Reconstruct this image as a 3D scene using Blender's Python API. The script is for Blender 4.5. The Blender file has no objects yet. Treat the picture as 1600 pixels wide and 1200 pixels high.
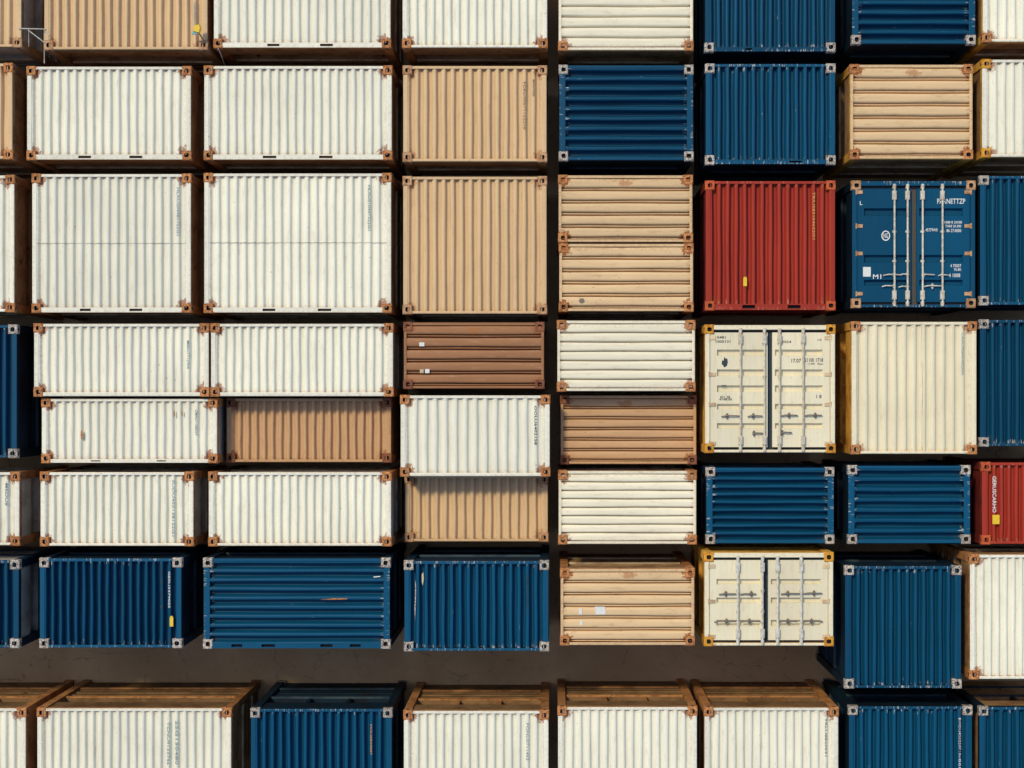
import bpy, math, random
from mathutils import Vector
random.seed(7)
S = bpy.context.scene
COL = S.collection

# ------------------------------------------------------------------ camera, sky, sun, exposure
H_CAM = 28.6                       # camera height above the yard
F_PX = 2132.0                      # focal length in photo pixels (photo 1600 wide)
VX, VY = 865.0, 620.0              # photo pixel straight below the camera
cam_d = bpy.data.cameras.new('camera')
cam_d.sensor_width = 36.0
cam_d.lens = 36.0 * F_PX / 1600.0
cam_d.shift_x = -(VX - 800.0) / 1600.0
cam_d.shift_y = (VY - 600.0) / 1600.0
cam_d.clip_start = 0.5
cam_d.clip_end = 500.0
cam = bpy.data.objects.new('camera', cam_d)
cam.location = (0, 0, H_CAM)       # looks straight down, photo top = +Y
COL.objects.link(cam)
S.camera = cam

TX, TY = 0.52, 0.60                # shadow offset per metre of height (to the right, to the bottom)
sun_dir = Vector((-TX, TY, 1.0)).normalized()
sun_d = bpy.data.lights.new('sun', 'SUN')
sun_d.energy = 2.05
sun_d.angle = math.radians(7.0)
sun_d.color = (1.0, 0.89, 0.63)
sun = bpy.data.objects.new('sun', sun_d)
sun.rotation_euler = (-sun_dir).to_track_quat('-Z', 'Y').to_euler()
sun.location = (-10, 12, 30)
COL.objects.link(sun)

world = bpy.data.worlds.new('World')
S.world = world
world.use_nodes = True
wn = world.node_tree
wn.nodes.clear()
w_out = wn.nodes.new('ShaderNodeOutputWorld')
w_bg = wn.nodes.new('ShaderNodeBackground')
w_sky = wn.nodes.new('ShaderNodeTexSky')
w_sky.sky_type = 'NISHITA'
w_sky.sun_disc = False
w_sky.sun_elevation = math.asin(sun_dir.z)
w_sky.sun_rotation = math.atan2(sun_dir.x, sun_dir.y)
w_bg.inputs['Strength'].default_value = 0.15
wn.links.new(w_sky.outputs[0], w_bg.inputs['Color'])
wn.links.new(w_bg.outputs[0], w_out.inputs['Surface'])

S.view_settings.view_transform = 'Standard'
S.view_settings.look = 'None'
S.view_settings.gamma = 1.0
S.view_settings.exposure = 0.27
S.view_settings.use_curve_mapping = False


def at(px, py, z):
    d = (H_CAM - z) / F_PX
    return (px - VX) * d, (VY - py) * d


# ------------------------------------------------------------------ materials
class NT:
    def __init__(self, name):
        self.m = bpy.data.materials.new(name)
        self.m.use_nodes = True
        self.t = self.m.node_tree
        self.t.nodes.clear()
        self.out = self.n('ShaderNodeOutputMaterial')
        self.b = self.n('ShaderNodeBsdfPrincipled')
        self.l(self.b.outputs[0], self.out.inputs['Surface'])

    def n(self, t, **k):
        x = self.t.nodes.new(t)
        for a, v in k.items():
            setattr(x, a, v)
        return x

    def l(self, a, b):
        self.t.links.new(a, b)

    def put(self, sock, v):
        if hasattr(v, 'links') or hasattr(v, 'is_linked'):
            self.l(v, sock)
        else:
            sock.default_value = v

    def math(self, op, a, b=0.0, clamp=False):
        x = self.n('ShaderNodeMath', operation=op, use_clamp=clamp)
        self.put(x.inputs[0], a)
        self.put(x.inputs[1], b)
        return x.outputs[0]

    def step(self, v, lo, hi, a=0.0, b=1.0):
        x = self.n('ShaderNodeMapRange', interpolation_type='SMOOTHSTEP')
        self.put(x.inputs[0], v)
        for i, q in enumerate((lo, hi, a, b)):
            self.put(x.inputs[i + 1], q)
        return x.outputs[0]

    def mix(self, f, a, b, mode='MIX'):
        x = self.n('ShaderNodeMix', data_type='RGBA', blend_type=mode)
        self.put(x.inputs[0], f)
        self.put(x.inputs[6], a)
        self.put(x.inputs[7], b)
        return x.outputs[2]

    def noise(self, vec, scale, detail=3.0, rough=0.55):
        x = self.n('ShaderNodeTexNoise')
        self.l(vec, x.inputs['Vector'])
        x.inputs['Scale'].default_value = scale
        x.inputs['Detail'].default_value = detail
        x.inputs['Roughness'].default_value = rough
        return x.outputs[0]

    def coords(self):
        tc = self.n('ShaderNodeTexCoord')
        oi = self.n('ShaderNodeObjectInfo')
        off = self.math('MULTIPLY', oi.outputs['Random'], 87.0)
        cv = self.n('ShaderNodeCombineXYZ')
        for i in range(3):
            self.l(off, cv.inputs[i])
        va = self.n('ShaderNodeVectorMath', operation='ADD')
        self.l(tc.outputs['Object'], va.inputs[0])
        self.l(cv.outputs[0], va.inputs[1])
        return tc.outputs['Object'], va.outputs[0], oi.outputs['Random']

    def scaled(self, vec, s):
        x = self.n('ShaderNodeVectorMath', operation='MULTIPLY')
        self.l(vec, x.inputs[0])
        x.inputs[1].default_value = s
        return x.outputs[0]

    def attr(self, name):
        x = self.n('ShaderNodeAttribute', attribute_name=name)
        return x.outputs['Fac']


def c4(c):
    return (c[0], c[1], c[2], 1.0)


RUST = (0.28, 0.080, 0.018)
RUST_DARK = (0.07, 0.025, 0.012)


def paint(name, base, axis, chip=(0.6, 0.55, 0.45), chip_amt=0.3, rust_amt=0.3, rough=0.5, grime=(0.16, 0.10, 0.05),
          grime_amt=0.25, vary=0.06, corner=0.205):
    """Painted corrugated steel: run-off streaks along `axis`, fine grime, chips, rust round the corners.
    hx, hy are mesh attributes holding the half size of the panel."""
    t = NT(name)
    obj, vec, rnd = t.coords()
    sx = t.n('ShaderNodeSeparateXYZ')
    t.l(obj, sx.inputs[0])
    dx = t.math('SUBTRACT', t.attr('hx'), t.math('ABSOLUTE', sx.outputs[0]))
    dy = t.math('SUBTRACT', t.attr('hy'), t.math('ABSOLUTE', sx.outputs[1]))
    long_ = (1.0, 16.0, 1.0) if axis == 'x' else (16.0, 1.0, 1.0)
    mid_ = (2.0, 9.0, 2.0) if axis == 'x' else (9.0, 2.0, 2.0)
    big = t.noise(vec, 0.9, 2.0)
    streak = t.noise(t.scaled(vec, long_), 1.4, 4.0, 0.6)
    fine = t.noise(vec, 38.0, 3.0, 0.7)
    mids = t.noise(t.scaled(vec, mid_), 1.6, 5.0, 0.65)
    v = t.math('ADD', t.math('MULTIPLY', t.math('SUBTRACT', big, 0.5), 0.22),
               t.math('MULTIPLY', t.math('SUBTRACT', rnd, 0.5), vary * 2))
    v = t.math('ADD', v, t.math('MULTIPLY', t.math('SUBTRACT', streak, 0.5), 0.20))
    v = t.math('ADD', v, t.math('MULTIPLY', t.math('SUBTRACT', fine, 0.5), 0.10))
    v = t.math('ADD', v, 1.0)
    vc = t.n('ShaderNodeCombineColor')
    for i in range(3):
        t.l(v, vc.inputs[i])
    col = t.mix(1.0, c4(base), vc.outputs[0], 'MULTIPLY')
    # grime in soft streaks
    g = t.math('MULTIPLY', t.step(mids, 0.52, 0.80), grime_amt)
    col = t.mix(g, col, c4(grime))
    # paint chips: specks and short scratches, more of them at the ends of the ridges
    dend = dy if axis == 'y' else dx
    endb = t.step(dend, 0.02, 0.14, 0.16, 0.0)
    scr = t.noise(t.scaled(vec, (30.0, 4.0, 8.0) if axis == 'y' else (4.0, 30.0, 8.0)), 1.5, 3.0, 0.6)
    patchy = t.noise(vec, 2.3, 2.0)
    scr = t.math('ADD', t.math('ADD', scr, endb), t.math('MULTIPLY', t.math('SUBTRACT', patchy, 0.5), 0.25))
    cm = t.math('MULTIPLY', t.step(scr, 0.74, 0.80), chip_amt, True)
    col = t.mix(cm, col, c4(chip))
    spk = t.noise(vec, 21.0, 2.0, 0.5)
    sm = t.math('MULTIPLY', t.step(spk, 0.735, 0.78), min(1.0, rust_amt * 2.0), True)
    col = t.mix(sm, col, c4(RUST_DARK))
    # rust spreading from the four corner castings and creeping in from the rails
    cd = t.math('SQRT', t.math('ADD', t.math('MULTIPLY', dx, dx), t.math('MULTIPLY', dy, dy)))
    rn = t.noise(vec, 17.0, 5.0, 0.7)
    cr = t.math('ADD', cd, t.math('MULTIPLY', t.math('SUBTRACT', rn, 0.5), 0.34))
    rm = t.math('MULTIPLY', t.step(cr, corner * 0.78, corner * 0.98, 1.0, 0.0), min(1.0, rust_amt * 2.2), True)
    col = t.mix(rm, col, c4(RUST))
    ed = t.math('MINIMUM', dx, dy)
    em = t.math('ADD', ed, t.math('MULTIPLY', t.math('SUBTRACT', rn, 0.62), 0.35))
    col = t.mix(t.math('MULTIPLY', t.step(em, -0.03, 0.015, 1.0, 0.0), rust_amt * 0.5), col, c4(RUST))
    # one worn orange patch where the mesh says so
    px = t.math('SUBTRACT', sx.outputs[0], t.attr('patch_x'))
    py = t.math('SUBTRACT', sx.outputs[1], t.attr('patch_y'))
    pr = t.math('ADD', t.math('POWER', t.math('DIVIDE', px, 0.19), 2.0), t.math('POWER', t.math('DIVIDE', py, 0.085), 2.0))
    pr = t.math('ADD', pr, t.math('MULTIPLY', t.math('SUBTRACT', rn, 0.42), 3.4))
    col = t.mix(t.math('MULTIPLY', t.step(pr, 0.5, 1.0, 1.0, 0.0), 0.6), col, c4((0.36, 0.13, 0.035)))
    t.l(col, t.b.inputs['Base Color'])
    t.l(t.math('ADD', t.math('MULTIPLY', fine, 0.25), rough - 0.12), t.b.inputs['Roughness'])
    t.b.inputs['Specular IOR Level'].default_value = 0.16
    bmp = t.n('ShaderNodeBump')
    bmp.inputs['Strength'].default_value = 0.12
    bmp.inputs['Distance'].default_value = 0.01
    t.l(t.noise(vec, 6.0, 4.0), bmp.inputs['Height'])
    t.l(bmp.outputs[0], t.b.inputs['Normal'])
    return t.m


def weathered(name, a, b, scale=7.0, lo=0.4, hi=0.65, rough=0.75, metallic=0.0, speck=None, speck_at=0.66):
    t = NT(name)
    _, vec, rnd = t.coords()
    n1 = t.noise(vec, scale, 5.0, 0.68)
    col = t.mix(t.step(n1, lo, hi), c4(a), c4(b))
    if speck:
        n2 = t.noise(vec, scale * 3.1, 3.0, 0.6)
        col = t.mix(t.step(n2, speck_at, speck_at + 0.05), col, c4(speck))
    v = t.math('ADD', t.math('MULTIPLY', rnd, 0.24), 0.88)
    vc = t.n('ShaderNodeCombineColor')
    for i in range(3):
        t.l(v, vc.inputs[i])
    col = t.mix(1.0, col, vc.outputs[0], 'MULTIPLY')
    t.l(col, t.b.inputs['Base Color'])
    t.b.inputs['Roughness'].default_value = rough
    t.b.inputs['Specular IOR Level'].default_value = 0.15
    t.b.inputs['Metallic'].default_value = metallic
    bmp = t.n('ShaderNodeBump')
    bmp.inputs['Strength'].default_value = 0.25
    bmp.inputs['Distance'].default_value = 0.008
    t.l(t.noise(vec, scale * 4, 4.0), bmp.inputs['Height'])
    t.l(bmp.outputs[0], t.b.inputs['Normal'])
    return t.m


def plain(name, c, rough=0.6):
    t = NT(name)
    _, vec, rnd = t.coords()
    n1 = t.noise(vec, 30.0, 3.0)
    col = t.mix(t.step(n1, 0.35, 0.7), c4([x * 0.86 for x in c]), c4(c))
    t.l(col, t.b.inputs['Base Color'])
    t.b.inputs['Roughness'].default_value = rough
    return t.m


WHITE = (0.765, 0.730, 0.585)
CREAM = (0.785, 0.705, 0.515)
IVORY = (0.74, 0.66, 0.46)
TAN = (0.62, 0.42, 0.225)
SAND = (0.66, 0.455, 0.245)
CLAY = (0.54, 0.325, 0.165)
UMBER = (0.31, 0.145, 0.066)
BLUE = (0.0025, 0.062, 0.125)
RED = (0.34, 0.034, 0.019)
CHALK = (0.55, 0.52, 0.46)

P = {}
for key, base, kw in (
    ('white', WHITE, dict(chip=(0.3, 0.2, 0.1), chip_amt=0.12, rust_amt=0.34, grime=(0.46, 0.38, 0.25), grime_amt=0.42, vary=0.08)),
    ('cream', CREAM, dict(chip=(0.35, 0.2, 0.09), chip_amt=0.25, rust_amt=0.34, grime=(0.42, 0.30, 0.16), grime_amt=0.45)),
    ('ivory', IVORY, dict(chip=(0.35, 0.2, 0.09), chip_amt=0.2, rust_amt=0.25, grime=(0.42, 0.30, 0.16), grime_amt=0.35)),
    ('tan', TAN, dict(chip=(0.3, 0.16, 0.08), chip_amt=0.2, rust_amt=0.2, grime=(0.34, 0.19, 0.10), grime_amt=0.35)),
    ('sand', SAND, dict(chip=(0.26, 0.12, 0.05), chip_amt=0.55, rust_amt=0.42, grime=(0.36, 0.20, 0.10), grime_amt=0.6)),
    ('clay', CLAY, dict(chip=(0.22, 0.10, 0.05), chip_amt=0.35, rust_amt=0.3, grime=(0.26, 0.13, 0.06), grime_amt=0.5)),
    ('umber', UMBER, dict(chip=(0.5, 0.32, 0.2), chip_amt=0.4, rust_amt=0.25, grime=(0.46, 0.27, 0.15), grime_amt=0.55)),
    ('blue', BLUE, dict(chip=CHALK, chip_amt=0.7, rust_amt=0.015, rough=0.42, grime=(0.012, 0.05, 0.08), grime_amt=0.55, vary=0.22)),
    ('red', RED, dict(chip=(0.55, 0.3, 0.2), chip_amt=0.5, rust_amt=0.12, rough=0.45, grime=(0.16, 0.03, 0.025), grime_amt=0.5)),
):
    P[key] = {ax: paint(key + '_paint_' + ax, base, ax, **kw) for ax in ('x', 'y')}

M = {
    'rust': weathered('rusty_casting', (0.56, 0.245, 0.09), (0.30, 0.105, 0.033), 20.0, speck=(0.06, 0.02, 0.01), speck_at=0.58),
    'rustpost': weathered('rusty_post', (0.44, 0.20, 0.07), (0.25, 0.10, 0.033), 4.0, speck=(0.07, 0.03, 0.015)),
    'rustside': weathered('rusty_side', (0.36, 0.21, 0.095), (0.22, 0.115, 0.05), 2.2, speck=(0.05, 0.025, 0.012)),
    'rustshade': weathered('shaded_rusty_side', (0.22, 0.125, 0.055), (0.13, 0.07, 0.03), 2.2, speck=(0.05, 0.025, 0.012)),  # copy of the rusty side for north walls, shade put into its colour
    'liner': plain('pocket_liner', (0.20, 0.165, 0.11), 0.8),
    'greyside': weathered('grey_side', (0.42, 0.40, 0.35), (0.30, 0.27, 0.22), 2.0, speck=(0.14, 0.09, 0.05)),
    'sidebar': weathered('pale_side_bar', (0.62, 0.48, 0.30), (0.40, 0.26, 0.14), 3.0),
    'chalk': weathered('worn_casting', (0.58, 0.50, 0.41), (0.34, 0.25, 0.18), 18.0, speck=(0.015, 0.05, 0.085), speck_at=0.53),
    'gold': weathered('yellow_casting', (0.66, 0.31, 0.035), (0.42, 0.15, 0.02), 8.0, speck=(0.10, 0.035, 0.01), speck_at=0.64),
    'goldside': weathered('yellow_side', (0.66, 0.36, 0.06), (0.40, 0.18, 0.03), 2.5, speck=(0.04, 0.02, 0.01)),
    'tancast': weathered('tan_casting', (0.52, 0.31, 0.17), (0.33, 0.15, 0.06), 9.0, speck=(0.10, 0.04, 0.02)),
    'tanside': weathered('tan_side', (0.36, 0.215, 0.10), (0.22, 0.115, 0.05), 2.2, speck=(0.06, 0.03, 0.012)),
    'umbercast': weathered('umber_casting', (0.24, 0.095, 0.05), (0.15, 0.055, 0.03), 9.0, speck=(0.04, 0.018, 0.01)),
    'redcast': weathered('orange_casting', (0.50, 0.11, 0.035), (0.36, 0.055, 0.025), 9.0),
    'redside': weathered('red_side', (0.20, 0.025, 0.018), (0.10, 0.014, 0.011), 2.0),
    'navyshade': weathered('shaded_navy_side', (0.003, 0.017, 0.034), (0.005, 0.010, 0.016), 2.0, rough=0.6, speck=(0.03, 0.03, 0.027), speck_at=0.7),  # walls and posts of blue boxes, shade painted in: near black, not the roof blue
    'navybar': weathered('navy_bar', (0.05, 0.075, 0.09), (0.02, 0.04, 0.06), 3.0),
    'hole': plain('dark_opening', (0.012, 0.010, 0.009), 0.9),
    'gasket': plain('dark_gasket', (0.018, 0.035, 0.048), 0.7),
    'gasketgrey': plain('grey_gasket', (0.075, 0.07, 0.06), 0.7),
    'galv': weathered('worn_locking_bar', (0.60, 0.55, 0.45), (0.42, 0.35, 0.26), 14.0, rough=0.5, speck=(0.2, 0.09, 0.04)),
    'steel': weathered('grey_steel', (0.58, 0.56, 0.49), (0.40, 0.36, 0.29), 14.0, rough=0.45, speck=(0.10, 0.06, 0.04)),
    'ink': plain('dark_ink', (0.018, 0.035, 0.045)),
    'teal_ink': plain('teal_ink', (0.20, 0.31, 0.31)),
    'whiteink': plain('white_ink', (0.78, 0.76, 0.70)),
    'yellow': plain('yellow_sticker', (0.80, 0.52, 0.02)),
    'amber': plain('amber_ink', (0.72, 0.34, 0.08)),
    'paper': plain('paper_label', (0.74, 0.72, 0.66)),
    'tealtag': plain('teal_plastic', (0.20, 0.42, 0.44)),
    'tarnish': plain('grey_badge', (0.17, 0.14, 0.11)),
}


# ------------------------------------------------------------------ mesh helpers
class MB:
    def __init__(self):
        self.v, self.f, self.mi = [], [], []

    def quad(self, a, b, c, d, m=0):
        i = len(self.v)
        self.v += [a, b, c, d]
        self.f.append((i, i + 1, i + 2, i + 3))
        self.mi.append(m)

    def poly(self, pts, m=0):
        i = len(self.v)
        self.v += list(pts)
        self.f.append(tuple(range(i, i + len(pts))))
        self.mi.append(m)

    def box(self, x0, y0, z0, x1, y1, z1, m=0, mtop=None, bev=0.0):
        if x1 < x0: x0, x1 = x1, x0
        if y1 < y0: y0, y1 = y1, y0
        mt = m if mtop is None else mtop
        b = min(bev, (x1 - x0) * .3, (y1 - y0) * .3, (z1 - z0) * .3)
        if b <= 0:
            self.quad((x0, y0, z1), (x1, y0, z1), (x1, y1, z1), (x0, y1, z1), mt)
            zt = z1
        else:
            zt = z1 - b
            self.quad((x0 + b, y0 + b, z1), (x1 - b, y0 + b, z1), (x1 - b, y1 - b, z1), (x0 + b, y1 - b, z1), mt)
            self.quad((x0, y0, zt), (x1, y0, zt), (x1 - b, y0 + b, z1), (x0 + b, y0 + b, z1), mt)
            self.quad((x1, y0, zt), (x1, y1, zt), (x1 - b, y1 - b, z1), (x1 - b, y0 + b, z1), mt)
            self.quad((x1, y1, zt), (x0, y1, zt), (x0 + b, y1 - b, z1), (x1 - b, y1 - b, z1), mt)
            self.quad((x0, y1, zt), (x0, y0, zt), (x0 + b, y0 + b, z1), (x0 + b, y1 - b, z1), mt)
        self.quad((x0, y0, z0), (x1, y0, z0), (x1, y0, zt), (x0, y0, zt), m)
        self.quad((x1, y0, z0), (x1, y1, z0), (x1, y1, zt), (x1, y0, zt), m)
        self.quad((x1, y1, z0), (x0, y1, z0), (x0, y1, zt), (x1, y1, zt), m)
        self.quad((x0, y1, z0), (x0, y0, z0), (x0, y0, zt), (x0, y1, zt), m)
        self.quad((x0, y1, z0), (x1, y1, z0), (x1, y0, z0), (x0, y0, z0), m)

    def tube(self, pts, r, n=8, m=0):
        rings = []
        for i, p in enumerate(pts):
            p = Vector(p)
            a = Vector(pts[max(0, i - 1)])
            b = Vector(pts[min(len(pts) - 1, i + 1)])
            d = (b - a).normalized()
            u = d.orthogonal().normalized()
            w = d.cross(u)
            s = len(self.v)
            for k in range(n):
                q = p + (u * math.cos(2 * math.pi * k / n) + w * math.sin(2 * math.pi * k / n)) * r
                self.v.append(tuple(q))
            rings.append(s)
        for a, b in zip(rings, rings[1:]):
            for k in range(n):
                self.f.append((a + k, a + (k + 1) % n, b + (k + 1) % n, b + k))
                self.mi.append(m)
        self.f.append(tuple(rings[0] + k for k in range(n - 1, -1, -1)))
        self.mi.append(m)
        self.f.append(tuple(rings[-1] + k for k in range(n)))
        self.mi.append(m)

    def mesh(self, name, mats, smooth=False):
        me = bpy.data.meshes.new(name)
        me.from_pydata([tuple(p) for p in self.v], [], self.f)
        for m in mats:
            me.materials.append(m)
        me.polygons.foreach_set('material_index', self.mi)
        if smooth:
            me.polygons.foreach_set('use_smooth', [True] * len(self.f))
        me.update()
        return me

    def build(self, name, mats, parent=None, loc=(0, 0, 0), smooth=False):
        if not isinstance(mats, (list, tuple)):
            mats = [mats]
        o = bpy.data.objects.new(name, self.mesh(name, mats, smooth))
        o.location = loc
        if parent is not None:
            o.parent = parent
        COL.objects.link(o)
        return o


def const_attr(me, **vals):
    for k, v in vals.items():
        a = me.attributes.new(k, 'FLOAT', 'POINT')
        a.data.foreach_set('value', [v] * len(me.vertices))


TEXTS = {}


def lettering(body, length, height, mat, parent, loc, rz=0.0, name='lettering'):
    """Flat painted letters as a mesh, `length` long and `height` tall, centred on loc."""
    key = (body, mat.name)
    if key not in TEXTS:
        cu = bpy.data.curves.new('letters', 'FONT')
        cu.body = body
        cu.align_x = 'CENTER'
        cu.align_y = 'CENTER'
        cu.offset = 0.012
        cu.resolution_u = 2
        tmp = bpy.data.objects.new('letters', cu)
        COL.objects.link(tmp)
        bpy.context.view_layer.update()
        me = bpy.data.meshes.new_from_object(tmp.evaluated_get(bpy.context.evaluated_depsgraph_get()))
        bpy.data.objects.remove(tmp)
        xs = [v.co.x for v in me.vertices]
        ys = [v.co.y for v in me.vertices]
        w, h = max(xs) - min(xs), max(ys) - min(ys)
        cx, cy = (max(xs) + min(xs)) / 2, (max(ys) + min(ys)) / 2
        for v in me.vertices:
            v.co.x = (v.co.x - cx) / w
            v.co.y = (v.co.y - cy) / h
            v.co.z = 0
        me.materials.clear()
        me.materials.append(mat)
        TEXTS[key] = me
    o = bpy.data.objects.new(name, TEXTS[key])
    o.scale = (length, height, 1)
    o.location = loc
    o.rotation_euler = (0, 0, rz)
    o.parent = parent
    COL.objects.link(o)
    return o


# ------------------------------------------------------------------ container parts
CAST = 0.178


def casting_mesh(mat, top=True):
    """ISO corner casting, outer corner at local (0,0), body towards +x,+y; hand hole on top and two outer sides."""
    mb = MB()
    c, h = CAST, 0.118
    b = 0.010
    # top plate with an oval hole
    cx, cy = c * 0.52, c * 0.52
    hole = [(cx + 0.040 * math.copysign(abs(math.cos(a)) ** .6, math.cos(a)), cy + 0.044 * math.copysign(abs(math.sin(a)) ** .6, math.sin(a)))
            for a in [math.pi / 4 + math.pi / 6 * k for k in range(12)]]
    sq = []
    for (x, y) in hole:
        dx, dy = x - cx, y - cy
        s = (c / 2 - b) / max(abs(dx), abs(dy))
        sq.append((c / 2 + dx * s, c / 2 + dy * s))
    n = 12
    for k in range(n):
        j = (k + 1) % n
        mb.quad((*sq[k], 0), (*sq[j], 0), (*hole[j], 0), (*hole[k], 0))
        mb.quad((*hole[k], 0), (*hole[j], 0), (*hole[j], -0.05), (*hole[k], -0.05), 1)
    mb.poly([(*hole[k], -0.05) for k in range(n)], 1)
    # bevel and body
    e = 0.0
    o4 = [(e, e), (c, e), (c, c), (e, c)]
    i4 = [(b, b), (c - b, b), (c - b, c - b), (b, c - b)]
    for k in range(4):
        j = (k + 1) % 4
        mb.quad((*o4[k], -b), (*o4[j], -b), (*i4[j], 0), (*i4[k], 0))
        mb.quad((*o4[k], -h), (*o4[j], -h), (*o4[j], -b), (*o4[k], -b))
    mb.poly([(*o4[k], -h) for k in (3, 2, 1, 0)])
    # side openings: dark pockets standing 1 mm proud of the two outer faces
    for k in range(2):
        pts = []
        for a in range(10):
            t = 2 * math.pi * a / 10
            u, w = c * 0.5 + 0.042 * math.cos(t), -h * 0.52 + 0.028 * math.sin(t)
            pts.append((u, -0.0015, w) if k == 0 else (-0.0015, u, w))
        mb.poly(pts if k == 0 else pts[::-1], 1)
    return mb.mesh('corner_casting', [mat, M['hole']])


CAST_MESH = {}


def profile_plank(n, depth):
    """wide flat boards with a narrow double groove: list of (u, dz, ) over one panel 0..1"""
    base = [(0.0, -depth * .95), (0.03, -depth * .9), (0.065, -0.1 * depth), (0.11, -0.02 * depth), (0.30, 0), (0.55, 0), (0.68, -0.03 * depth),
            (0.725, -0.12 * depth), (0.765, -0.92 * depth), (0.80, -0.95 * depth), (0.835, -0.35 * depth), (0.86, -0.25 * depth), (0.905, -0.25 * depth),
            (0.93, -0.35 * depth), (0.965, -0.92 * depth)]
    return [((k + u) / n, z) for k in range(n) for u, z in base] + [(1.0, -depth * .95)]


def profile_plank1(n, depth):
    base = [(0.0, -depth), (0.035, -depth), (0.09, -0.12 * depth), (0.16, -0.02 * depth), (0.4, 0), (0.72, 0), (0.86, -0.03 * depth), (0.915, -0.14 * depth),
            (0.965, -depth)]
    return [((k + u) / n, z) for k in range(n) for u, z in base] + [(1.0, -depth)]


def profile_wave(n, depth):
    """trapezoid corrugation with rolled edges"""
    base = [(0.0, -depth), (0.04, -depth * .99), (0.08, -depth * .93), (0.13, -depth * .74), (0.21, -depth * .30), (0.27, -depth * .09), (0.33, -depth * .015),
            (0.38, 0), (0.54, 0), (0.575, -depth * .02), (0.605, -depth * .11), (0.675, -depth * .87), (0.705, -depth * .97), (0.75, -depth)]
    base = sorted(((u - 0.38) % 1.0, z) for u, z in base)      # each panel starts and ends on a ridge
    return [((k + u) / n, z) for k in range(n) for u, z in base] + [(1.0, 0.0)]


def profile_soft(n, depth):
    """shallow rolled corrugation with long flanks"""
    base = [(0.0, 0), (0.10, 0), (0.145, -0.03 * depth), (0.18, -0.11 * depth), (0.30, -0.86 * depth), (0.335, -0.96 * depth), (0.38, -depth), (0.56, -depth),
            (0.60, -0.97 * depth), (0.645, -0.87 * depth), (0.72, -0.58 * depth), (0.80, -0.26 * depth), (0.86, -0.09 * depth), (0.93, -0.015 * depth)]
    return [((k + u) / n, z) for k in range(n) for u, z in base] + [(1.0, 0.0)]


SOFT = ('white', 'cream', 'ivory', 'tan', 'clay')


def make_panel(parent, mat, axis, x0, y0, x1, y1, z, n, kind, depth=0.042, patch=None, seam=None, seed=0, name='roof_panel'):
    cx, cy = (x0 + x1) / 2, (y0 + y1) / 2
    hx, hy = (x1 - x0) / 2, (y1 - y0) / 2
    prof = {'wave': profile_wave, 'soft': profile_soft, 'plank': profile_plank, 'plank1': profile_plank1}[kind](n, depth)
    rnd = random.Random(seed)
    ns = 9
    mb = MB()
    ph = [rnd.uniform(0, 6.28) for _ in range(6)]
    for j in range(ns + 1):
        s = j / ns
        for u, dz in prof:
            wob = 0.0022 * math.sin(u * 17 + s * 5 + ph[0]) + 0.002 * math.sin(u * 41 + s * 9 + ph[1])
            dent = -0.009 * max(0, math.sin(u * 7 + ph[2]) * math.sin(s * 4 + ph[3]))
            lat = 0.0035 * math.sin(u * 23 + s * 7 + ph[4])
            if axis == 'y':
                mb.v.append((-hx + 2 * hx * u + (lat if 0 < u < 1 else 0), -hy + 2 * hy * s, dz + wob + dent))
            else:
                mb.v.append((-hx + 2 * hx * s, hy - 2 * hy * u + (lat if 0 < u < 1 else 0), dz + wob + dent))
    w = len(prof)
    for j in range(ns):
        for i in range(w - 1):
            a, b, c, d = j * w + i, j * w + i + 1, (j + 1) * w + i + 1, (j + 1) * w + i
            mb.f.append((a, b, c, d))
            mb.mi.append(0)
    o = mb.build(name, mat, parent, (cx, cy, z), smooth=True)
    me = o.data
    if me.polygons[0].normal.z < 0:
        me.flip_normals()
    p = (patch[0] - cx, patch[1] - cy) if patch else (99.0, 99.0)
    const_attr(me, hx=hx, hy=hy, patch_x=p[0], patch_y=p[1])
    return o


DEPTH = {'white': 0.055, 'cream': 0.055, 'ivory': 0.052, 'tan': 0.070, 'sand': 0.072, 'clay': 0.066, 'umber': 0.072, 'blue': 0.115, 'red': 0.095}

SCH = {  # castings, posts, side panels, side bars, rails
    'white': ('rust', 'rustpost', 'rustside', 'sidebar', 'white'),
    'cream': ('rust', 'rustpost', 'rustside', 'sidebar', 'cream'),
    'ivory': ('rust', 'goldside', 'goldside', 'goldside', 'ivory'),
    'tan': ('tancast', 'tanside', 'tanside', 'sidebar', 'tan'),
    'sand': ('rust', 'rustpost', 'tanside', 'sidebar', 'sand'),
    'clay': ('umbercast', 'tanside', 'tanside', 'tanside', 'clay'),
    'umber': ('umbercast', 'umbercast', 'umbercast', 'umbercast', 'umber'),
    'blue': ('chalk', 'navyshade', 'navyshade', 'navybar', 'blue'),
    'red': ('redcast', 'redside', 'redside', 'redside', 'red'),
}


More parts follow.
